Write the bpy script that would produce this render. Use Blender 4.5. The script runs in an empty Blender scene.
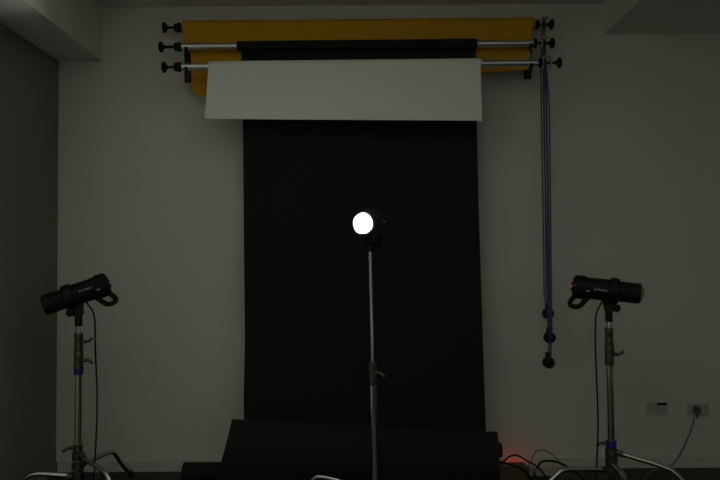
import bpy, math, random
from mathutils import Vector, Matrix, Euler

random.seed(4)
R = math.radians
scene = bpy.context.scene
col = scene.collection
FPX = 700.0                      # focal length in pixels of the 720x480 frame
CAM_Z = 1.185
PITCH = math.atan(23 / FPX)
ROLL = R(-0.42)
WALL = 4.06                      # distance of the back wall

# ---------------------------------------------------------------- camera
cam_d = bpy.data.cameras.new('camera')
cam_d.sensor_width = 36
cam_d.lens = 35
cam_d.clip_start = 0.05
cam = bpy.data.objects.new('camera', cam_d)
col.objects.link(cam)
ROT = Matrix.Rotation(math.pi / 2 + PITCH, 3, 'X') @ Matrix.Rotation(ROLL, 3, 'Z')
cam.rotation_euler = ROT.to_euler()
cam.location = (0, 0, CAM_Z)
scene.camera = cam

# ---------------------------------------------------------------- world, exposure
world = bpy.data.worlds.new('world')
scene.world = world
world.use_nodes = True
bg = world.node_tree.nodes['Background']
bg.inputs[0].default_value = (0, 0, 0, 1)
bg.inputs[1].default_value = 0.0       # closed room, the lit head is the light
scene.view_settings.view_transform = 'Standard'
scene.view_settings.look = 'None'
scene.view_settings.exposure = 0
scene.view_settings.gamma = 1
scene.view_settings.use_curve_mapping = False
scene.cycles.use_denoising = True
scene.cycles.max_bounces = 8
scene.cycles.diffuse_bounces = 6
scene.cycles.sample_clamp_indirect = 4

LAMP_STRENGTH = 5000.0             # modelling lamp of the lit head

# room outline
XL, XR, YF, CEIL = -1.755, 4.3, -2.4, 2.695


def px(x, y, Y):
    """world point seen at pixel (x, y) at the depth Y of the thing it belongs to"""
    d = ROT @ Vector(((x - 360) / FPX, -(y - 240) / FPX, -1))
    s = Y / d.y
    return Vector((d.x * s, Y, CAM_Z + d.z * s))


# ---------------------------------------------------------------- materials
def new_mat(name):
    m = bpy.data.materials.new(name)
    m.use_nodes = True
    nt = m.node_tree
    return m, nt, nt.nodes['Principled BSDF']


def mat(name, c, rough=0.6, metal=0.0, vary=0.08, scale=30, bump=0.0, bscale=120, spec=0.5, trans=0.0, emit=None, estr=0):
    m, nt, b = new_mat(name)
    N, L = nt.nodes, nt.links
    tc = N.new('ShaderNodeTexCoord')
    no = N.new('ShaderNodeTexNoise')
    no.inputs['Scale'].default_value = scale
    no.inputs['Detail'].default_value = 4
    L.new(tc.outputs['Object'], no.inputs['Vector'])
    mx = N.new('ShaderNodeMix')
    mx.data_type = 'RGBA'
    mx.inputs[6].default_value = (*[max(0, v * (1 - vary)) for v in c], 1)
    mx.inputs[7].default_value = (*[min(1, v * (1 + vary)) for v in c], 1)
    L.new(no.outputs['Fac'], mx.inputs[0])
    L.new(mx.outputs[2], b.inputs['Base Color'])
    b.inputs['Roughness'].default_value = rough
    b.inputs['Metallic'].default_value = metal
    b.inputs['Specular IOR Level'].default_value = spec
    b.inputs['Transmission Weight'].default_value = trans
    if bump:
        n2 = N.new('ShaderNodeTexNoise')
        n2.inputs['Scale'].default_value = bscale
        n2.inputs['Detail'].default_value = 3
        L.new(tc.outputs['Object'], n2.inputs['Vector'])
        bp = N.new('ShaderNodeBump')
        bp.inputs['Strength'].default_value = bump
        bp.inputs['Distance'].default_value = 0.004
        L.new(n2.outputs['Fac'], bp.inputs['Height'])
        L.new(bp.outputs['Normal'], b.inputs['Normal'])
    if emit:
        b.inputs['Emission Color'].default_value = (*emit, 1)
        b.inputs['Emission Strength'].default_value = estr
    return m


def wall_paint(name, c, specks):
    """matt emulsion: faint roller mottling and a few dark scuff specks"""
    m, nt, b = new_mat(name)
    N, L = nt.nodes, nt.links
    tc = N.new('ShaderNodeTexCoord')
    no = N.new('ShaderNodeTexNoise')
    no.inputs['Scale'].default_value = 2.2
    no.inputs['Detail'].default_value = 6
    L.new(tc.outputs['Object'], no.inputs['Vector'])
    mx = N.new('ShaderNodeMix')
    mx.data_type = 'RGBA'
    mx.inputs[6].default_value = (*[v * 0.94 for v in c], 1)
    mx.inputs[7].default_value = (*[v * 1.05 for v in c], 1)
    L.new(no.outputs['Fac'], mx.inputs[0])
    vo = N.new('ShaderNodeTexVoronoi')
    vo.inputs['Scale'].default_value = 7
    L.new(tc.outputs['Object'], vo.inputs['Vector'])
    sp = N.new('ShaderNodeMapRange')
    sp.inputs[1].default_value = 0.028
    sp.inputs[2].default_value = 0.05
    sp.inputs[3].default_value = specks
    sp.inputs[4].default_value = 0.0
    L.new(vo.outputs['Distance'], sp.inputs[0])
    m2 = N.new('ShaderNodeMix')
    m2.data_type = 'RGBA'
    m2.inputs[7].default_value = (*[v * 0.35 for v in c], 1)
    L.new(sp.outputs[0], m2.inputs[0])
    L.new(mx.outputs[2], m2.inputs[6])
    L.new(m2.outputs[2], b.inputs['Base Color'])
    b.inputs['Roughness'].default_value = 0.85
    b.inputs['Specular IOR Level'].default_value = 0.25
    n2 = N.new('ShaderNodeTexNoise')
    n2.inputs['Scale'].default_value = 90
    L.new(tc.outputs['Object'], n2.inputs['Vector'])
    bp = N.new('ShaderNodeBump')
    bp.inputs['Strength'].default_value = 0.08
    bp.inputs['Distance'].default_value = 0.003
    L.new(n2.outputs['Fac'], bp.inputs['Height'])
    L.new(bp.outputs['Normal'], b.inputs['Normal'])
    return m


M = {}
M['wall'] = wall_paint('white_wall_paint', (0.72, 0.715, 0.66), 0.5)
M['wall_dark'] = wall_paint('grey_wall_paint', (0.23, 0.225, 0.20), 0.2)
M['ceiling'] = wall_paint('ceiling_paint', (0.70, 0.695, 0.64), 0.0)
M['skirt'] = mat('skirting_paint', (0.66, 0.65, 0.60), 0.55, vary=0.05)
M['floor'] = mat('dark_floor', (0.010, 0.010, 0.0095), 0.55, vary=0.25, scale=6, bump=0.1)
M['yellow'] = mat('yellow_paper', (0.64, 0.34, 0.012), 0.75, vary=0.04, scale=5, bump=0.05, spec=0.3)
M['black'] = mat('black_paper', (0.012, 0.013, 0.014), 0.8, vary=0.1, scale=6, bump=0.08, spec=0.25)
M['white'] = mat('white_paper', (0.84, 0.85, 0.78), 0.8, vary=0.02, scale=4, bump=0.04, spec=0.3)
M['core'] = mat('cardboard_core', (0.10, 0.075, 0.05), 0.85)
M['alu'] = mat('aluminium_tube', (0.72, 0.72, 0.70), 0.34, 1.0, vary=0.05)
M['chrome'] = mat('chrome', (0.60, 0.60, 0.60), 0.12, 1.0, vary=0.04)
M['cast'] = mat('cast_metal', (0.13, 0.125, 0.12), 0.42, 0.9, vary=0.15, scale=60, bump=0.15)
M['blackplastic'] = mat('black_plastic', (0.006, 0.006, 0.0065), 0.5, spec=0.3, vary=0.1, bump=0.04, bscale=400)
M['rubber'] = mat('black_rubber', (0.006, 0.006, 0.006), 0.65, spec=0.3, vary=0.1)
M['blackmetal'] = mat('black_powder_coat', (0.007, 0.007, 0.0075), 0.5, spec=0.35, vary=0.1, bump=0.05)
M['bluechain'] = mat('blue_plastic_chain', (0.03, 0.06, 0.17), 0.4, vary=0.1)
M['bluering'] = mat('blue_nylon_ring', (0.02, 0.025, 0.30), 0.4)
M['clear'] = mat('pale_bracket_plastic', (0.55, 0.55, 0.52), 0.3, vary=0.03)
M['glass'] = mat('frosted_glass', (0.26, 0.26, 0.25), 0.22, vary=0.02, spec=0.6)
M['lit'] = mat('lit_frosted_glass', (0.9, 0.9, 0.88), 0.3, vary=0.0, emit=(0.98, 1.0, 0.94), estr=LAMP_STRENGTH)
M['print'] = mat('pale_print', (0.62, 0.62, 0.60), 0.6, vary=0.0)
M['redled'] = mat('red_status_led', (0.5, 0.02, 0.02), 0.3, emit=(1.0, 0.03, 0.02), estr=0.35)
M['neon'] = mat('red_neon_rocker', (0.6, 0.02, 0.02), 0.3, emit=(1.0, 0.02, 0.01), estr=2.2)
M['box'] = mat('brown_cardboard', (0.15, 0.105, 0.05), 0.85, vary=0.15, scale=14)
M['whiteplastic'] = mat('aged_white_plastic', (0.50, 0.48, 0.42), 0.45, vary=0.06)
M['plate'] = mat('socket_plate_plastic', (0.55, 0.54, 0.48), 0.4, vary=0.04)
M['greycord'] = mat('grey_cord', (0.16, 0.15, 0.13), 0.55)
M['whitecord'] = mat('pale_cord', (0.36, 0.34, 0.30), 0.55)
M['darkplug'] = mat('dark_plug', (0.09, 0.085, 0.075), 0.5)


# ---------------------------------------------------------------- mesh helpers
class MB:
    def __init__(self):
        self.v, self.f = [], []

    def add(self, vs, fs):
        o = len(self.v)
        self.v += [Vector(p) for p in vs]
        self.f += [tuple(i + o for i in f) for f in fs]
        return self

    def box(self, a, b, rot=None, c=None, bev=0.0):
        a, b = Vector(a), Vector(b)
        lo = Vector([min(a[i], b[i]) for i in range(3)])
        hi = Vector([max(a[i], b[i]) for i in range(3)])
        if bev <= 0:
            vs = [(x, y, z) for x in (lo.x, hi.x) for y in (lo.y, hi.y) for z in (lo.z, hi.z)]
            fs = [(0, 1, 3, 2), (4, 6, 7, 5), (0, 4, 5, 1), (2, 3, 7, 6), (0, 2, 6, 4), (1, 5, 7, 3)]
        else:
            # box with rounded vertical outline (in its two longest axes the look is enough)
            vs, fs, n = [], [], 4
            e = bev
            ring = []
            for (cx, cz, a0) in ((hi.x - e, hi.z - e, 0), (lo.x + e, hi.z - e, 90), (lo.x + e, lo.z + e, 180), (hi.x - e, lo.z + e, 270)):
                for k in range(n + 1):
                    t = R(a0 + 90 * k / n)
                    ring.append((cx + e * math.cos(t), cz + e * math.sin(t)))
            m = len(ring)
            mx_, mz_ = (lo.x + hi.x) / 2, (lo.z + hi.z) / 2
            s = min(e * 0.5, (hi.y - lo.y) * 0.25)
            def inset(p):
                return (p[0] - math.copysign(min(s, abs(p[0] - mx_)), p[0] - mx_), p[1] - math.copysign(min(s, abs(p[1] - mz_)), p[1] - mz_))
            rows = [(lo.y, True), (lo.y + s, False), (hi.y - s, False), (hi.y, True)]
            for (yy, ins) in rows:
                for p in ring:
                    q = inset(p) if ins else p
                    vs.append((q[0], yy, q[1]))
            for r_ in range(3):
                for k in range(m):
                    k2 = (k + 1) % m
                    fs.append((r_ * m + k, r_ * m + k2, (r_ + 1) * m + k2, (r_ + 1) * m + k))
            fs.append(tuple(range(m - 1, -1, -1)))
            fs.append(tuple(range(3 * m, 4 * m)))
        if rot is not None:
            c = Vector(c) if c is not None else (lo + hi) / 2
            vs = [rot @ (Vector(p) - c) + c for p in vs]
        return self.add(vs, fs)

    def lathe(self, p0, axis, prof, n=24, bore=0):
        """prof: list of (distance along the axis, radius)"""
        p0, ax = Vector(p0), Vector(axis).normalized()
        u = ax.orthogonal().normalized()
        w = ax.cross(u)
        vs, fs = [], []
        if bore:                                  # open pipe: walk back along the inner wall to the first ring
            prof = list(prof) + [(prof[-1][0], bore), (prof[0][0], bore), prof[0]]
        for (t, r) in prof:
            for k in range(n):
                a = 2 * math.pi * k / n
                vs.append(p0 + ax * t + (u * math.cos(a) + w * math.sin(a)) * max(r, 1e-4))
        for i in range(len(prof) - 1):
            for k in range(n):
                k2 = (k + 1) % n
                fs.append((i * n + k, i * n + k2, (i + 1) * n + k2, (i + 1) * n + k))
        if not bore:
            fs.append(tuple(range(n - 1, -1, -1)))
            fs.append(tuple(range((len(prof) - 1) * n, len(prof) * n)))
        return self.add(vs, fs)

    def tube(self, a, b, r, r2=None, n=20, bev=0.0):
        a, b = Vector(a), Vector(b)
        l = (b - a).length
        r2 = r if r2 is None else r2
        if bev:
            pr = [(0, r - bev), (bev, r), (l - bev, r2), (l, r2 - bev)]
        else:
            pr = [(0, r), (l, r2)]
        return self.lathe(a, b - a, pr, n)

    def sweep(self, pts, r, n=8, flat=None, up=(0, 1, 0), smooth=0):
        """round (or flattened) bar along points; flat = (half width along up, half thickness)"""
        pts = [Vector(p) for p in pts]
        if smooth:
            pts = spline(pts, smooth)
        vs, fs, m = [], [], len(pts)
        up = Vector(up)
        prev = None
        for i, p in enumerate(pts):
            t = (pts[min(i + 1, m - 1)] - pts[max(i - 1, 0)]).normalized()
            if flat:
                u = (up - t * up.dot(t)).normalized()
            elif prev is None:
                u = t.orthogonal().normalized()
            else:
                u = (prev - t * prev.dot(t)).normalized()
            prev = u
            w = t.cross(u)
            for k in range(n):
                a = 2 * math.pi * (k + 0.5) / n
                if flat:
                    ca, sa = math.cos(a), math.sin(a)
                    q = 0.5
                    vs.append(p + u * flat[0] * math.copysign(abs(ca) ** q, ca) + w * flat[1] * math.copysign(abs(sa) ** q, sa))
                else:
                    vs.append(p + (u * math.cos(a) + w * math.sin(a)) * r)
        for i in range(m - 1):
            for k in range(n):
                k2 = (k + 1) % n
                fs.append((i * n + k, i * n + k2, (i + 1) * n + k2, (i + 1) * n + k))
        fs.append(tuple(range(n - 1, -1, -1)))
        fs.append(tuple(range((m - 1) * n, m * n)))
        return self.add(vs, fs)

    def sheet(self, grid, th):
        """grid[i][j] of points; a thin sheet of thickness th"""
        a, b = len(grid), len(grid[0])
        top, bot = [], []
        for i in range(a):
            for j in range(b):
                du = grid[min(i + 1, a - 1)][j] - grid[max(i - 1, 0)][j]
                dv = grid[i][min(j + 1, b - 1)] - grid[i][max(j - 1, 0)]
                nn = du.cross(dv).normalized() * th / 2
                top.append(grid[i][j] + nn)
                bot.append(grid[i][j] - nn)
        n = a * b
        fs = []
        for i in range(a - 1):
            for j in range(b - 1):
                q = (i * b + j, (i + 1) * b + j, (i + 1) * b + j + 1, i * b + j + 1)
                fs.append(q)
                fs.append(tuple(n + k for k in reversed(q)))
        edge = [i * b for i in range(a)] + [(a - 1) * b + j for j in range(1, b)] + [i * b + b - 1 for i in range(a - 2, -1, -1)] + [j for j in range(b - 2, 0, -1)]
        for k in range(len(edge)):
            p, q = edge[k], edge[(k + 1) % len(edge)]
            fs.append((q, p, n + p, n + q))
        return self.add(top + bot, fs)

    def build(self, name, m, parent=None, world=False, ang=35):
        vs = self.v
        if world and parent is not None:
            o_ = parent.matrix_basis.inverted()
            if parent.parent is not None:
                o_ = o_ @ parent.parent.matrix_basis.inverted()
            vs = [o_ @ p for p in vs]
        me = bpy.data.meshes.new(name)
        me.from_pydata([tuple(p) for p in vs], [], self.f)
        me.update()
        import bmesh
        bm = bmesh.new()
        bm.from_mesh(me)
        bmesh.ops.recalc_face_normals(bm, faces=bm.faces)
        bm.to_mesh(me)
        bm.free()
        me.polygons.foreach_set('use_smooth', [True] * len(me.polygons))
        me.set_sharp_from_angle(angle=R(ang))
        me.materials.append(m)
        o = bpy.data.objects.new(name, me)
        col.objects.link(o)
        o.parent = parent
        return o


def spline(pts, k):
    out, n = [], len(pts)
    for i in range(n - 1):
        p0, p1, p2, p3 = pts[max(i - 1, 0)], pts[i], pts[i + 1], pts[min(i + 2, n - 1)]
        for s in range(k):
            t = s / k
            out.append(0.5 * ((2 * p1) + (p2 - p0) * t + (2 * p0 - 5 * p1 + 4 * p2 - p3) * t * t + (3 * p1 - p0 - 3 * p2 + p3) * t ** 3))
    out.append(pts[-1])
    return out


def tag(o, label, cat, group=None):
    o['label'] = label
    o['category'] = cat
    if group:
        o['group'] = group
    return o


def thing(name, label, cat, loc=(0, 0, 0), rot=(0, 0, 0), group=None):
    o = bpy.data.objects.new(name, None)
    col.objects.link(o)
    o.empty_display_size = 0.1
    o.location = loc
    o.rotation_euler = rot
    o.matrix_basis = Matrix.LocRotScale(Vector(loc), Euler(rot), None)
    return tag(o, label, cat, group)


def struct(name, mb, m):
    o = mb.build(name, m)
    o['kind'] = 'structure'
    return o


def single(name, mb, m, label, cat, group=None, ang=35):
    """a thing that is one mesh, origin at its base"""
    c = sum(mb.v, Vector()) / len(mb.v)
    c.z = min(p.z for p in mb.v)
    mb.v = [p - c for p in mb.v]
    o = mb.build(name, m, ang=ang)
    o.location = c
    return tag(o, label, cat, group)


# ---------------------------------------------------------------- the room
T = 0.12
struct('floor', MB().box((XL - T, YF - T, -T), (XR + T, WALL + T, 0)), M['floor'])
struct('ceiling', MB().box((XL - T, YF - T, CEIL), (XR + T, WALL + T, CEIL + T)), M['ceiling'])
struct('wall_back', MB().box((XL - T, WALL, 0), (XR + T, WALL + T, CEIL)), M['wall'])
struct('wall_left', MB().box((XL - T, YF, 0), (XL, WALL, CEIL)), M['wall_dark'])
struct('wall_right', MB().box((XR, YF, 0), (XR + T, WALL, CEIL)), M['wall'])
struct('wall_front', MB().box((XL - T, YF - T, 0), (XR + T, YF, CEIL)), M['wall'])
# two boxed ceiling beams running from the back wall over the camera
bl = px(102, 61, WALL)
struct('trim_1', MB().box((XL, YF, bl.z), (bl.x, WALL, CEIL)), M['ceiling'])
br = px(604, 34, WALL)
struct('trim_2', MB().box((br.x, YF, br.z), (XR, WALL, CEIL)), M['ceiling'])
SK = 0.062
struct('baseboard_back', MB().box((XL, WALL - 0.012, 0), (XR, WALL, SK)), M['skirt'])
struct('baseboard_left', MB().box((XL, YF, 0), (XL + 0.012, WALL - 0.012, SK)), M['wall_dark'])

# ---------------------------------------------------------------- backdrop rolls on the wall
YB = (3.985, 3.890, 3.815)                 # bars: yellow, black, white (each lower one stands further out)
BAR_L = [px(182, 27.5, YB[0]), px(182, 46.8, YB[1]), px(182, 67.0, YB[2])]
BAR_R = [px(535, 24.5, YB[0]), px(533, 43.3, YB[1]), px(538, 63.0, YB[2])]
for i in range(3):
    z = (BAR_L[i].z + BAR_R[i].z) / 2
    d = (BAR_R[i].z - BAR_L[i].z) * 0.5
    BAR_L[i].z, BAR_R[i].z = z - d, z + d
BAR_R_TUBE = 0.0205


def bar_point(i, x):
    t = (x - BAR_L[i].x) / (BAR_R[i].x - BAR_L[i].x)
    return BAR_L[i].lerp(BAR_R[i], t)


def px_on_bar(i, xpix, y=45):
    return bar_point(i, px(xpix, y, YB[i]).x)


what = ('the yellow paper roll', 'the black paper roll', 'the white paper sheet')
for i in range(3):
    t = thing('crossbar', 'aluminium crossbar with black end knobs carrying ' + what[i], 'crossbar', BAR_L[i], group='crossbars of the backdrop holder')
    tb = MB().tube(BAR_L[i], BAR_R[i], BAR_R_TUBE if i else 0.018, n=24, bev=0.002)
    tb.build('tube', M['alu'], t, world=True)
    ax = (BAR_R[i] - BAR_L[i]).normalized()
    kl = px((165, 161.5, 164.5)[i], 45, YB[i]).x
    L0 = BAR_L[i] - ax * 0.002
    gap = L0.x - kl
    # left end: clamp hub, thin spindle, mushroom knob
    MB().lathe(L0, -ax, [(0, .019), (.006, .027), (.022, .028), (.027, .020), (.032, .024), (.040, .022), (.044, .009)], 20).build('end_hub', M['blackplastic'], t, world=True)
    kn = MB().lathe(L0 - ax * .044, -ax, [(0, .0075), (gap - .044 - .016, .0075)], 14).build('spindle', M['blackmetal'], t, world=True)
    MB().lathe(L0 - ax * (gap - .018), -ax, [(0, .011), (.007, .014), (.012, .027), (.018, .031), (.027, .030), (.031, .022), (.032, .004)], 20).build('knob', M['blackplastic'], t, world=True)
    # right end
    kr = px((551.5, 552, 558.5)[i], 45, YB[i]).x
    Rr = BAR_R[i] + ax * 0.002
    gap = kr - Rr.x
    MB().lathe(Rr, ax, [(0, .019), (.004, .026), (.016, .026), (.020, .018)], 20).build('end_hub', M['blackplastic'], t, world=True)
    MB().lathe(Rr + ax * .020, ax, [(0, .0075), (gap - .036, .0075)], 14).build('spindle', M['blackmetal'], t, world=True)
    MB().lathe(Rr + ax * (gap - .018), ax, [(0, .011), (.007, .014), (.012, .026), (.018, .030), (.027, .029), (.031, .021), (.032, .004)], 20).build('knob', M['blackplastic'], t, world=True)

# brackets with three hook arms each
for side, (xp, x_arm, lab) in enumerate(((187.5, 186.8, 'black triple hook wall bracket holding the mushroom knob ends without chains'),
                                       (528, 530.5, 'black triple hook wall bracket beside the blue bead chains'))):
    zt = BAR_L[0].z + 0.04
    zb = px(xp, 82.5 if side == 0 else 79, WALL - 0.01).z
    cx = px(xp, 60, WALL - 0.02).x
    t = thing('wall_bracket', lab, 'bracket', (cx, WALL - 0.005, zb))
    MB().box((cx - .021, WALL - .012, zb), (cx + .020, WALL - .001, zt), bev=.004).build('wall_plate', M['blackmetal'], t, world=True)
    for i in range(3):
        p = bar_point(i, px(x_arm, 45, YB[i]).x)
        sx = -1 if side == 0 else 1
        y_in = WALL - .012
        a = MB()
        # arm from the plate to the bar, hook cup under the bar
        rt = BAR_R_TUBE + .004
        c = [Vector((p.x, p.y + rt * 1.02 * math.sin(R(q)), p.z - rt * 1.02 * math.cos(R(q)))) for q in range(-75, 91, 15)]
        foot = Vector((cx, y_in, p.z - .03 if i < 2 else zb + .012))
        if i < 2:
            a.sweep([foot, foot + Vector((0, (c[-1].y - y_in) * .5, .012)), Vector((p.x, p.y + rt + .001, p.z - .012))], 0, n=8, flat=(.0075, .006), up=(1, 0, 0))
        else:
            a.sweep([foot, foot.lerp(Vector((p.x, p.y + .004, p.z - rt - .004)), .5) - Vector((0, 0, .012)), Vector((p.x, p.y + .004, p.z - rt - .004))], 0, n=8, flat=(.011, .008), up=(1, 0, 0))
        a.build('hook_arm', M['blackmetal'], t, world=True)
        MB().sweep(c, 0, n=8, flat=(.0085, .003), up=(1, 0, 0)).build('hook_cup', M['blackmetal'], t, world=True)


# --- yellow paper
A, B = px_on_bar(0, 183, 27), px_on_bar(0, 533.5, 25)
t = thing('paper_backdrop_roll', 'thick yellow paper roll on the topmost bar, short slanting end hanging', 'paper roll', (A + B) / 2)
rr = 0.038
ax = (B - A).normalized()
MB().lathe(A, ax, [(0, rr - .004), (.003, rr), ((B - A).length - .003, rr), ((B - A).length, rr - .004)], 40, bore=.0185).build('roll', M['yellow'], t, world=True)
for s, p in ((-1, A), (1, B)):
    MB().lathe(p + ax * s * .0005, ax * s, [(0, .030), (.0015, .030)], 24, bore=.0185).build('core', M['core'], t, world=True)
ysh = YB[0] - rr
g = []
nr, nc = 40, 60
ybl = px(192, 95.5, ysh).z
for a_ in range(nr + 1):
    u = a_ / nr
    row = []
    for b_ in range(nc + 1):
        v = b_ / nc
        # edges drawn in from the roll width, lower edge slanting up to the right
        xl = px(183.4 + 7.5 * max(0, min(1, (u - .27) * 5)) ** .8, 60, ysh).x
        xr = px(533 - 2.5 * min(1, u * 1.6), 60, ysh).x
        x = xl + (xr - xl) * v
        zt = A.z + (B.z - A.z) * v
        zb = px(192 + 340 * v, 96 - 27 * v, ysh).z
        ed = min(v, 1 - v) * (xr - xl)
        rc = .03
        zb += rc - math.sqrt(max(0, rc * rc - max(0, rc - ed) ** 2)) if v < .5 else 0
        z = zt + (zb - zt) * u
        y = ysh - .0005 + .004 * math.sin(v * 9 + 1) * u * u + .012 * u ** 3
        row.append(Vector((x, y, z)))
    g.append(row)
MB().sheet(g, .0009).build('hanging_sheet', M['yellow'], t, world=True)

# --- black paper: roll, long sheet to the floor, curled loose end
A, B = px_on_bar(1, 237.5, 46), px_on_bar(1, 476.5, 44)
t = thing('paper_backdrop_roll', 'black paper backdrop hanging from the middle bar down to the floor', 'paper roll', (A.lerp(B, .5).x, 3.8, 0))
rr = 0.0285
ax = (B - A).normalized()
MB().lathe(A, ax, [(0, rr - .003), (.002, rr), ((B - A).length - .002, rr), ((B - A).length, rr - .003)], 36, bore=.0212).build('roll', M['black'], t, world=True)
for s, p in ((-1, A), (1, B)):
    MB().lathe(p + ax * s * .0005, ax * s, [(0, .0255), (.0012, .0255)], 24, bore=.0212).build('core', M['core'], t, world=True)
g = []
nr, nc = 40, 40
EDL = ((46, 241.2), (119, 242.8), (250, 244.0), (340, 245), (400, 243.8), (420, 244.2), (460, 244))
EDR = ((46, 475.6), (119, 476.8), (200, 478.5), (300, 481.5), (380, 484.0), (420, 485.6), (460, 486.5))


def interp(tab, y):
    if y <= tab[0][0]:
        return tab[0][1]
    for (a, b), (c, d) in zip(tab, tab[1:]):
        if y <= c:
            return b + (d - b) * (y - a) / (c - a)
    return tab[-1][1]


def y_of(yp):
    u = max(0, (yp - 46) / 414)
    return YB[1] + rr - .001 - .10 * u ** 2.2


for a_ in range(nr + 1):
    yp = 46 + (462 - 46) * a_ / nr
    Y = y_of(yp)
    L_, R_ = px(interp(EDL, yp), yp, Y), px(interp(EDR, yp), yp, Y)
    if a_ == 0:
        L_.z, R_.z = A.z, B.z
    row = []
    for b_ in range(nc + 1):
        v = b_ / nc
        p = L_.lerp(R_, v)
        p.y += .006 * math.sin(v * 7 + yp * .012) * (a_ / nr)
        row.append(p)
    g.append(row)
MB().sheet(g, .0008).build('hanging_sheet', M['black'], t, world=True)
# the curled end in front: foot of the sheet runs forward over the floor and rolls back up on itself
g = []
prof = []
yc, zc, rad = 3.62, .200, .200
prof.append((3.78, .012))
prof.append((3.70, .010))
for q in range(-90, 63, 8):
    k = (q + 90) / 152
    r_ = rad * (1 - .04 * k)
    prof.append((yc - r_ * math.cos(R(q)) * .92, zc + r_ * math.sin(R(q)) - .010 + .0))
n = len(prof)
nc = 36
for a_, (Y, z) in enumerate(prof):
    k = a_ / (n - 1)
    row = []
    # outline of the curl, left edge flares towards the floor
    zl, zr = z * 1.0 + .045 * k ** 2, z * 1.0 - .025 * k ** 2
    xl = px(232 - 17 * min(1, (1 - k) / .5) ** 1.25, 440, Y).x
    xr = px(498, 440, .5 * Y + .5 * 3.5).x
    for b_ in range(nc + 1):
        v = b_ / nc
        row.append(Vector((xl + (xr - xl) * v, Y + .006 * math.sin(v * 6), zl + (zr - zl) * v + .004 * math.sin(v * 11 + 2) * k)))
    g.append(row)
MB().sheet(g, .0009).build('curled_end', M['black'], t, world=True)
a, b = px(250, 447, 3.55), px(501.5, 450, 3.55)
b.z = a.z = px(500, 450, 3.55).z
MB().tube(a, b, .036, n=24, bev=.003).build('rolled_core', M['black'], t, world=True)

# --- white paper
A, B = px_on_bar(2, 209, 66), px_on_bar(2, 481, 64)
t = thing('paper_backdrop_roll', 'white paper roll on the lowest bar with a short hanging sheet', 'paper roll', A.lerp(B, .5))
rr = 0.0265
ax = (B - A).normalized()
MB().lathe(A, ax, [(0, rr - .003), (.002, rr), ((B - A).length - .002, rr), ((B - A).length, rr - .003)], 36, bore=.0212).build('roll', M['white'], t, world=True)
g = []
nr, nc = 20, 50
ysh = YB[2] - rr - .002
for a_ in range(nr + 9):
    row = []
    for b_ in range(nc + 1):
        v = b_ / nc
        zt = A.z + (B.z - A.z) * v
        if a_ < 9:                                   # over the top of the roll
            q = R(115 - 115 * a_ / 9)
            x = A.x + (B.x - A.x) * v
            y = YB[2] - (rr + .002) * math.cos(q)
            z = zt + (rr + .002) * math.sin(q)
        else:
            u = (a_ - 9) / (nr - 1)
            yy = ysh - .012 * u ** 2 + .012 * u * v * 0
            xl = px(209 - 4.2 * u ** .8, 90, yy).x
            xr = px(481 + .8 * u, 90, yy).x
            x = xl + (xr - xl) * v
            zb = px(205 + 277 * v, 118.8 + 2.0 * v, yy).z
            z = zt + (zb - zt) * u
            y = yy + .003 * math.sin(v * 5) * u
        row.append(Vector((x, y, z)))
    g.append(row)
MB().sheet(g, .0009).build('hanging_sheet', M['white'], t, world=True)

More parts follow.
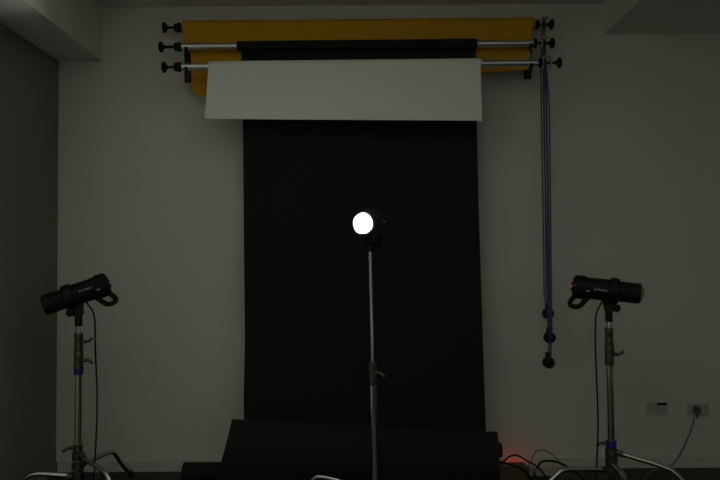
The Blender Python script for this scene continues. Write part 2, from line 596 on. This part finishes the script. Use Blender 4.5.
# ---------------------------------------------------------------- blue bead chains
weights = ((548.0, 313.5, YB[0] - .02), (549.5, 337.5, YB[1] - .01), (548.5, 362.5, YB[2]))
for i in range(3):
    top = px((543.6, 543.6, 544.4)[i], 20, YB[i])
    top.z = BAR_R[i].z
    wp = px(*weights[i])
    t = thing('chain_loop', 'blue bead chain loop turning the ' + ('topmost yellow', 'middle black', 'lowest white')[i] + ' roll, round weight at its end', 'chain', wp - Vector((0, 0, .035)), group='blue bead chains of the backdrop holder')
    rs = .020
    # drive sprocket and its pale guard at the bar end
    MB().lathe(top - Vector((.007, 0, 0)), (1, 0, 0), [(0, .012), (.002, .022), (.005, .018), (.009, .018), (.012, .022), (.014, .012)], 20).build('sprocket', M['blackplastic'], t, world=True)
    gu = MB()
    gx = top.x - (.012 if i == 0 else .010)
    gu.box((gx - .006, top.y - .027, top.z - .034), (gx - .003, top.y + .024, top.z + .034), bev=.0)
    gu.box((gx - .006, top.y - .030, top.z + .031), (gx + (.035 if i != 1 else .028), top.y + .024, top.z + .034))
    if i == 2:
        gu.box((top.x + .027, top.y - .027, top.z - .034), (top.x + .030, top.y + .024, top.z + .034))
    gu.build('chain_guard', M['clear'], t, world=True)
    path = []
    for q in range(180, -1, -20):
        path.append(Vector((top.x, top.y + rs * math.cos(R(q)), top.z + rs * math.sin(R(q)))))
    bot = []
    for q in range(0, -181, -20):
        bot.append(Vector((wp.x, wp.y + .016 * math.cos(R(q)), wp.z + .016 * math.sin(R(q)))))
    # the strands hang in a slight twist, so both show side by side
    def tw(p):
        k = min(1.0, max(0.0, (top.z - p.z) / .25)) * min(1.0, max(0.0, (p.z - wp.z) / .12))
        dy = p.y - (top.y + (wp.y - top.y) * (top.z - p.z) / (top.z - wp.z))
        return Vector((p.x - dy * .30 * k + (-.0125, 0, .0125)[i] * k, p.y - dy * .6 * k, p.z))
    full = path + bot + [path[0]]
    dense = []
    for p, q in zip(full, full[1:]):
        m_ = max(1, int((q - p).length / .03))
        dense += [tw(p.lerp(q, s / m_)) for s in range(m_)]
    dense.append(dense[0])
    MB().sweep(dense, .0022, n=5).build('cord', M['bluechain'], t, world=True)
    bd = MB()
    acc, pitch = 0.0, .0125
    oc = [Vector(v) for v in ((1, 0, 0), (-1, 0, 0), (0, 1, 0), (0, -1, 0), (0, 0, 1), (0, 0, -1))]
    for p, q in zip(dense, dense[1:]):
        l = (q - p).length
        while acc < l:
            c = p.lerp(q, acc / l)
            bd.lathe(c - Vector((0, 0, .0048)), (0, 0, 1), [(0, .0024), (.0022, .0057), (.0074, .0057), (.0096, .0024)], 6)
            acc += pitch
        acc -= l
    ob = bd.build('beads', M['bluechain'], t, world=True)
    ob['kind'] = 'stuff'
    MB().lathe(wp - Vector((0, .026, 0)), (0, 1, 0), [(0, .020), (.004, .027), (.012, .0315), (.022, .0315), (.024, .016), (.028, .016), (.030, .0315), (.040, .0315), (.048, .027), (.052, .020)], 28).build('weight', M['blackplastic'], t, world=True)
    MB().box((wp.x - .014, wp.y - .014, wp.z + .030), (wp.x + .014, wp.y + .014, wp.z + .056), bev=.004).build('weight_neck', M['blackplastic'], t, world=True)


# ---------------------------------------------------------------- monolight heads
def lobed(mb, c, axis, r, th, lobes=6):
    c, ax = Vector(c), Vector(axis).normalized()
    u = ax.orthogonal().normalized()
    w_ = ax.cross(u)
    n = lobes * 6
    vs, fs = [], []
    for (t_, s) in ((0, .86), (.15, 1), (.85, 1), (1, .86)):
        for k in range(n):
            a = 2 * math.pi * k / n
            rr_ = r * s * (1 + .13 * math.cos(lobes * a))
            vs.append(c + ax * th * t_ + (u * math.cos(a) + w_ * math.sin(a)) * rr_)
    for i in range(3):
        for k in range(n):
            k2 = (k + 1) % n
            fs.append((i * n + k, i * n + k2, (i + 1) * n + k2, (i + 1) * n + k))
    fs.append(tuple(range(n - 1, -1, -1)))
    fs.append(tuple(range(3 * n, 4 * n)))
    return mb.add(vs, fs)


def monolight(label, pos, yaw, tilt, side, lit=False, drop=.165, led=False):
    """axis of the head along local +X (front); pos is the foot of its stand socket; side: -1/+1, the side that carries the lettering"""
    t = thing('studio_flash_head', label, 'studio light', pos, (0, 0, yaw), group='studio flash heads on stands')
    H = Matrix.Translation((0, 0, drop - .092)) @ Matrix.Rotation(-tilt, 4, 'Y') @ Matrix.Translation((0, 0, .092))

    def bld(mb, name, m, parent=t):
        mb.v = [H @ p for p in mb.v]
        return mb.build(name, m, parent)
    # housing
    bld(MB().lathe((-.146, 0, 0), (1, 0, 0), [(0, .050), (.004, .054), (.152, .056), (.156, .054)], 40), 'housing', M['blackplastic'])
    rc = bld(MB().lathe((-.184, 0, 0), (1, 0, 0), [(0, .030), (.001, .046), (.006, .054), (.016, .0595), (.052, .061), (.062, .058), (.064, .050)], 40), 'rear_cap', M['rubber'])
    bld(MB().lathe((-.1855, 0, 0), (1, 0, 0), [(0, .038), (.002, .040), (.004, .036)], 30), 'control_panel', M['blackmetal'], rc)
    for (yy, zz) in ((.018, -.015), (-.018, -.015), (0, .014)):
        bld(MB().lathe((-.192, yy, zz), (1, 0, 0), [(0, .006), (.001, .0085), (.008, .009)], 14), 'dial', M['blackplastic'], rc)
    bld(MB().lathe((-.1725, side * .047, .008), (-.4, side, 0), [(-.004, .0035), (.009, .0035), (.0105, .002)], 10), 'status_light', M['redled'] if led else M['darkplug'], rc)
    bld(MB().lathe((-.006, 0, 0), (1, 0, 0), [(0, .054), (.002, .063), (.010, .0655), (.036, .0655), (.044, .062), (.048, .051)], 40), 'mount_collar', M['blackplastic'])
    ft = MB().lathe((.034, 0, 0), (1, 0, 0), [(0, .050), (.008, .0505), (.036, .0515), (.038, .0495), (.042, .0495), (.044, .0515), (.104, .0515), (.106, .050), (.106, .046), (.096, .0455)], 40)
    bld(ft, 'front_tube', M['blackplastic'])
    dome = [(0, .0455), (.010, .0455)] + [(.010 + .020 * math.sin(R(a)), .0455 * math.cos(R(a))) for a in range(15, 91, 15)]
    bld(MB().lathe((.108 if lit else .128, 0, 0), (1, 0, 0), dome, 36), 'glass_dome', M['lit'] if lit else M['glass'])
    # carrying handle: flat loop under the rear
    hp = [Vector(p) for p in ((-.104, 0, -.048), (-.122, 0, -.074), (-.140, 0, -.096), (-.158, 0, -.103), (-.180, 0, -.100), (-.189, 0, -.089), (-.184, 0, -.070), (-.168, 0, -.046))]
    bld(MB().sweep(hp, 0, n=12, flat=(.022, .0125), up=(0, 1, 0), smooth=4), 'handle', M['rubber'])
    # tilt mount
    mt = MB()
    mt.add([(-.040, y, -.046) for y in (-.020, .020)] + [(.042, y, -.046) for y in (-.020, .020)] + [(-.020, y, -.098) for y in (-.017, .017)] + [(.024, y, -.098) for y in (-.017, .017)],
           [(0, 1, 3, 2), (4, 6, 7, 5), (0, 2, 6, 4), (1, 5, 7, 3), (0, 4, 5, 1), (2, 3, 7, 6)])
    bld(mt, 'tilt_bracket', M['blackplastic'])
    tz = drop - .092
    MB().tube((0, 0, 0), (0, 0, tz + .012), .0185, .0175, n=24, bev=.002).build('stand_socket', M['blackmetal'], t)
    MB().tube((-.001, -.026, tz), (-.001, .026, tz), .022, n=24, bev=.003).build('tilt_joint', M['blackmetal'], t)
    lobed(MB(), (.034, side * .018, tz + .004), (.15, side, 0), .020, .020).build('tilt_knob', M['blackplastic'], t)
    MB().tube((.010, side * .012, tz + .004), (.036, side * .020, tz + .004), .008, n=12).build('knob_stem', M['blackmetal'], t)
    lobed(MB(), (0, -side * .016, .030), (0, -side, 0), .011, .014, 4).build('socket_knob', M['blackplastic'], t)
    # maker's word and ring mark on the housing
    fc = bpy.data.curves.new('lettering', 'FONT')
    fc.body = 'Profoto'
    fc.size = .0155
    fc.extrude = .0003
    fc.align_x = 'CENTER'
    fc.align_y = 'CENTER'
    tmp = bpy.data.objects.new('tmp_text', fc)
    col.objects.link(tmp)
    dg = bpy.context.evaluated_depsgraph_get()
    dg.update()
    me0 = bpy.data.meshes.new_from_object(tmp.evaluated_get(dg))
    bpy.data.objects.remove(tmp)
    lm = MB()
    sgn = -side                                # reading direction runs along +X seen from -Y, along -X seen from +Y
    rad_ = .0566
    vs = []
    cxm = -.045 if sgn > 0 else -.078
    zt_ = -.001 if sgn > 0 else .009
    def on_body(xx, zz, lift):
        a = zz / rad_
        return Vector((cxm + xx * sgn, side * (rad_ + lift) * math.cos(a), (rad_ + lift) * math.sin(a)))
    vs = [on_body(v.co.x + .006, v.co.y + zt_, v.co.z) for v in me0.vertices]
    lm.add(vs, [tuple(p.vertices) for p in me0.polygons])
    bld(lm, 'lettering', M['print'])
    bpy.data.meshes.remove(me0)
    rg = MB()
    rv, rf = [], []
    for k in range(16):
        a = 2 * math.pi * k / 16
        for q in (.0034, .0052):
            rv.append(on_body(-.030 + q * math.cos(a), zt_ + q * math.sin(a), .0003))
    for k in range(16):
        k2 = (k + 1) % 16
        rf.append((2 * k, 2 * k + 1, 2 * k2 + 1, 2 * k2))
    rg.add(rv, rf)
    bld(rg, 'ring_mark', M['print'])
    bd = MB()
    cxm = -.110 if sgn > 0 else -.134
    rad_ = .0566 if sgn > 0 else .0612
    q = [on_body(x, z, .0004) for (x, z) in ((-.008, -.016), (.008, -.016), (.008, -.011), (-.008, -.011))]
    bd.add(q, [(0, 1, 2, 3)])
    bld(bd, 'type_mark', M['print'])
    return t, H


# ---------------------------------------------------------------- light stands
def stand(name, label, base, legs, parts, lean=0.0, metal='chrome'):
    """parts: list of (kind, z0, z1, radius); legs: list of (azimuth, bend radius, foot radius)"""
    t = thing(name, label, 'light stand', base, (0, lean, 0), group='chromed light stands')
    for k, (az, rb, rf, z, zb) in enumerate(legs):
        d = Vector((math.cos(R(az)), math.sin(R(az)), 0))
        p = [d * .022 + Vector((0, 0, z)), d * (rb * .5) + Vector((0, 0, (z + zb) / 2 + .004)), d * (rb - .03) + Vector((0, 0, zb + .003)), d * (rb + .012) + Vector((0, 0, zb - .018)),
             d * (rb + (rf - rb) * .45) + Vector((0, 0, zb * .52)), d * rf + Vector((0, 0, .014))]
        lg = MB().sweep(p, .0125, n=14, smooth=5).build('leg', M[metal], t)
        MB().sweep([d * (rf - .012) + Vector((0, 0, .034)), d * (rf + .002) + Vector((0, 0, .001))], .015, n=12).build('rubber_foot', M['rubber'], lg)
        MB().lathe((0, 0, z - .020), (0, 0, 1), [(0, .026), (.003, .030), (.037, .030), (.040, .026)], 24).build('leg_hub', M['cast'], t)
        MB().tube(d * .024 + Vector((0, 0, z)), d * .058 + Vector((0, 0, z)), .0175, .0155, n=16, bev=.002).build('leg_socket', M['cast'], t)
    for (kind, z0, z1, r, *ex) in parts:
        if kind == 'pole':
            MB().tube((0, 0, z0), (0, 0, z1), r, n=28).build('pole', M[metal], t)
        elif kind == 'spigot':
            MB().lathe((0, 0, z0), (0, 0, 1), [(0, r * 1.5), (.006, r * 1.5), (.008, r), (z1 - z0 - .02, r), (z1 - z0 - .018, r * .8), (z1 - z0 - .008, r * .8), (z1 - z0 - .006, r), (z1 - z0, r * .9)], 20).build('spigot', M['chrome'], t)
        elif kind == 'ring':
            MB().tube((0, 0, z0), (0, 0, z1), r, n=28, bev=.002).build('sleeve', M['bluering'], t)
        elif kind == 'collar':
            h = z1 - z0
            c = MB().lathe((0, 0, z0), (0, 0, 1), [(0, r * .9), (h * .04, r), (h * .30, r), (h * .34, r * .93), (h * .66, r * .93), (h * .70, r), (h * .95, r), (h, r * .88)], 28).build('collar', M['cast'], t)
            az = ex[0]
            d = Vector((math.cos(R(az)), math.sin(R(az)), 0))
            pz = z0 + h * .55
            lug = MB().tube(d * (r - .004) + Vector((0, 0, pz)), d * (r + .016) + Vector((0, 0, pz)), .011, .009, n=14, bev=.001)
            lug.build('lug', M['cast'], c)
            up = ex[1]
            s = Vector((-d.y, d.x, 0))
            e = d * (r + .020) + Vector((0, 0, pz))
            MB().sweep([e - d * .008, e + d * .006, e + d * .014 + Vector((0, 0, up * .006)), e + d * .028 + Vector((0, 0, up * .016))], 0, n=10, flat=(.008, .0075), up=s, smooth=3).build('lever', M['cast'], c)
    return t


YS = 3.55
zpx = lambda y, Y=YS: px(360, y, Y).z
# left stand
bL = px(78.0, 455, YS)
stand('light_stand', 'chrome light stand beside the dark grey wall, blue sleeve high on its pole', (bL.x, YS, 0),
      [(72, .28, .43, .178, .178), (322, .25, .42, .225, .19), (195, .235, .30, .128, .150)], [('pole', .06, zpx(371), .0172), ('ring', zpx(372.5), zpx(368.5), .0235),
       ('collar', zpx(368.5), zpx(350), .0235, 0, -1), ('collar', zpx(350), zpx(331), .0215, 0, 1),
       ('collar', .250, .285, .024, 200, -1), ('spigot', zpx(331), zpx(312), .008)])
# right stand
bR = px(611.3, 455, YS)
stand('light_stand', 'chrome light stand near the wall sockets, blue sleeve low above its hub', (bR.x, YS, 0),
      [(334, .28, .45, .225, .175), (190, .28, .45, .140, .150), (262, .28, .45, .182, .18)], [('pole', .06, zpx(367), .0172), ('ring', zpx(449), zpx(442.5), .0262),
       ('collar', zpx(367), zpx(347), .0225, 350, 1), ('collar', zpx(347), zpx(329), .0205, 60, 1),
       ('collar', .250, .285, .024, 170, -1), ('spigot', zpx(329), zpx(312), .008)])
# centre stand
YC = 3.3
pt, pb = px(370.2, 254, YC), px(375.2, 480, YC)
sl = (pt.x - pb.x) / (pt.z - pb.z)
base = Vector((pb.x - sl * pb.z, YC, 0))
cz = lambda y: px(372, y, YC).z
stand('light_stand', 'tall chrome light stand in front of the black backdrop carrying the lit lamp', base,
      [(165, .30, .46, .132, .168), (330, .30, .46, .098, .13), (262, .30, .46, .056, .09)], [('pole', .06, cz(384), .0165), ('collar', cz(385), cz(362), .0195, 325, -1), ('pole', cz(362), cz(256), .0078),
       ('spigot', cz(258), cz(247), .0078)], lean=math.atan(sl))

# heads
headL, HL = monolight('black flash head tilted steeply downward, facing the dark grey wall', (bL.x - .001, YS, zpx(324)), math.pi + R(14), R(-19.5), 1, drop=.158)
headR, HR = monolight('black flash head almost level, red light on its rear, above the wall sockets', (bR.x + .001, YS, zpx(323.5)), R(-17), R(-6.5), -1, drop=.158, led=True)
top = base + Vector((sl * cz(252), 0, cz(253)))
headC, HC = monolight('lit flash head shining brightly in front of the black backdrop', (top.x, YC, cz(251.5)), R(-90 - 12.5), R(-3), 1, lit=True, drop=.132)


# ---------------------------------------------------------------- cords and small things near the floor
def cord(pts, r, m, label, name='power_cord', grp=None, parent=None):
    if parent is not None:
        return MB().sweep(pts, r, n=8, smooth=6).build(name, m, parent, world=True)
    return single(name, MB().sweep(pts, r, n=8, smooth=6), m, label, 'cord', grp)


cord([px(85.0, 299.5, YS), px(88.5, 305.5, YS), px(92.5, 311, YS), px(94.8, 322, YS), px(95.3, 350, YS), px(97, 390, YS), px(96.8, 420, YS), px(95.5, 450, YS), px(94.8, 466, YS), Vector((px(94, 470, YS).x, YS, .05)), Vector((px(96, 470, YS).x, YS + .03, .008)), Vector((px(106, 470, YS).x, YS + .12, .006))],
     .0042, M['rubber'], None, parent=headL)
cord([px(602.5, 299.5, YS), px(600.2, 305.5, YS), px(597.2, 311, YS), px(595.6, 322, YS), px(595.5, 350, YS), px(597, 390, YS), px(598, 420, YS), px(597.5, 445, YS), px(596.6, 466, YS), Vector((px(596, 470, YS).x, YS, .05)), Vector((px(595, 470, YS).x, YS + .03, .008)), Vector((px(580, 470, YS).x, YS + .14, .006))],
     .0042, M['rubber'], None, parent=headR)

# black paper tube lying on the floor behind the curl
a, b = px(183.5, 470, 3.86), px(470, 470, 3.86)
a.z = b.z = .052
single('black_paper_tube', MB().lathe(a, b - a, [(0, .049), (.002, .051), ((b - a).length - .002, .051), ((b - a).length, .049)], 32, bore=.030), M['black'], 'rolled black paper lying on the floor along the white wall', 'paper roll')

# brown box and red lit adaptor behind it
p0, p1 = px(499.5, 467.5, 3.83), px(527, 467.5, 3.83)
bx = thing('cardboard_box', 'low brown box on the floor beside the curled black paper', 'box', ((p0.x + p1.x) / 2, 3.87, 0))
MB().box((p0.x, 3.83, 0.0), (p1.x, 3.92, p0.z), bev=.003).build('body', M['box'], bx, world=True)
MB().box((p0.x - .001, 3.829, p0.z), (p1.x + .001, 3.921, p0.z + .002)).build('lid', M['box'], bx, world=True)
s0, s1 = px(508, 464, 3.975), px(526, 464, 3.975)
ad = thing('power_adaptor', 'dark power adaptor with a glowing red switch, between brown box and wall', 'adaptor', ((s0.x + s1.x) / 2, 3.965, 0))
MB().box((s0.x, 3.945, 0), (s1.x, 3.99, s0.z), bev=.006).build('body', M['darkplug'], ad, world=True)
MB().box((s0.x + .012, 3.989, s0.z - .032), (s1.x - .020, 3.996, s0.z - .004), bev=.003).build('rocker_switch', M['neon'], ad, world=True)
# pale power strip with plug
q0, q1 = px(535, 470, 3.93), px(560, 470, 3.93)
ps = thing('power_strip', 'pale power strip on the floor next to the brown box', 'power strip', ((q0.x + q1.x) / 2, 3.93, 0))
MB().box((q0.x, 3.90, .001), (q1.x, 3.955, .048), bev=.008).build('body', M['whiteplastic'], ps, world=True)
for k in range(3):
    xx = q0.x + .028 + k * .042
    MB().tube((xx, 3.9275, .0475), (xx, 3.9275, .0495), .016, n=18).build('socket', M['plate'], ps, world=True)
pg = px(530.5, 468, 3.92)
g2 = thing('power_plug', 'white plug standing between the brown box and the power strip', 'plug', (pg.x, 3.92, 0))
MB().box((pg.x - .012, 3.90, 0.001), (pg.x + .012, 3.94, pg.z + .02), bev=.005).build('body', M['whiteplastic'], g2, world=True)
MB().tube((pg.x, 3.92, pg.z + .018), (pg.x + .004, 3.92, pg.z + .036), .006, .004, n=10).build('strain_relief', M['whiteplastic'], g2, world=True)

cord([px(498, 463, 3.80), px(503, 462.5, 3.82), px(508, 457.5, 3.82), px(514, 455, 3.82), px(520, 456.5, 3.83), px(527, 461, 3.84), px(534, 464.5, 3.86), px(540, 469, 3.87), Vector((px(546, 470, 3.88).x, 3.88, .006))],
     .0048, M['rubber'], 'black cable arching over the brown box', 'cable')
cord([px(499, 461.5, 3.79), px(505, 463, 3.80), px(512, 465.5, 3.81), px(519, 467.0, 3.82), px(526, 472, 3.815), Vector((px(532, 470, 3.815).x, 3.815, .005))],
     .0055, M['rubber'], 'thick black cable lying across the front edge of the brown box', 'cable')
cord([Vector((px(537, 470, 3.87).x, 3.87, .052)), px(541, 462.3, 3.87), px(548, 460.8, 3.87), px(556, 461.7, 3.87), px(563, 464.5, 3.86), px(570, 468.5, 3.84), px(578, 474, 3.80), Vector((px(590, 480, 3.74).x, 3.74, .006))],
     .0058, M['rubber'], 'thick black cable looping over the pale power strip', 'cable')
cord([px(531, 464, 3.92), px(533.5, 455, 3.92), px(538, 450.5, 3.93), px(544, 450.3, 3.93), px(551, 453.5, 3.93), px(557, 459, 3.92), px(563, 467, 3.90), px(569, 474, 3.88), Vector((px(574, 480, 3.86).x, 3.86, .005))],
     .0030, M['greycord'], None, parent=g2)

# wall sockets
def socket(x0, x1, y0, y1, lab, plug):
    a, b = px(x0, y1, WALL), px(x1, y0, WALL)
    t = thing('wall_socket', lab, 'socket', ((a.x + b.x) / 2, WALL, a.z))
    MB().box((a.x, WALL - .009, a.z), (b.x, WALL - .0005, b.z), bev=.004).build('cover_plate', M['plate'], t, world=True)
    for k in range(3):
        xx = a.x + (b.x - a.x) * (k + .5) / 3
        MB().box((xx - .016, WALL - .0105, a.z + .012), (xx + .016, WALL - .009, b.z - .012), bev=.002).build('outlet', M['whiteplastic'], t, world=True)
    if plug == 'label':
        c, d = px(657.3, 405.2, WALL - .011), px(666.5, 402.6, WALL - .011)
        MB().box((c.x, WALL - .0125, c.z), (d.x, WALL - .009, d.z)).build('label_strip', M['rubber'], t, world=True)
    return t


socket(646, 667.3, 401.8, 414, 'wall socket plate with a black strip on its upper edge', 'label')
socket(687, 708.5, 402.8, 415, 'wall socket plate with a dark plug in it', 'plug')
pp = px(694.8, 409, WALL)
t = thing('power_plug', 'dark plug pushed into the wall socket, cord hanging down', 'plug', (pp.x, WALL - .03, pp.z - .02))
MB().box((pp.x - .015, WALL - .046, pp.z - .020), (pp.x + .015, WALL - .011, pp.z + .020), bev=.006).build('body', M['darkplug'], t, world=True)
MB().tube((pp.x - .001, WALL - .030, pp.z - .018), (pp.x - .003, WALL - .030, pp.z - .048), .0085, .005, n=12).build('strain_relief', M['darkplug'], t, world=True)
Yw = WALL - .03
cord([px(694.3, 417, Yw), px(693, 424, Yw), px(690, 433, Yw), px(685, 444, Yw), px(680, 454, Yw), px(675, 462, Yw - .01), px(669, 466.5, Yw - .03), px(660, 468.5, Yw - .06), px(650, 472, 3.86), Vector((px(643, 478, 3.80).x, 3.80, .005)), Vector((px(632, 478, 3.70).x, 3.70, .005))],
     .0042, M['greycord'], None, parent=t)
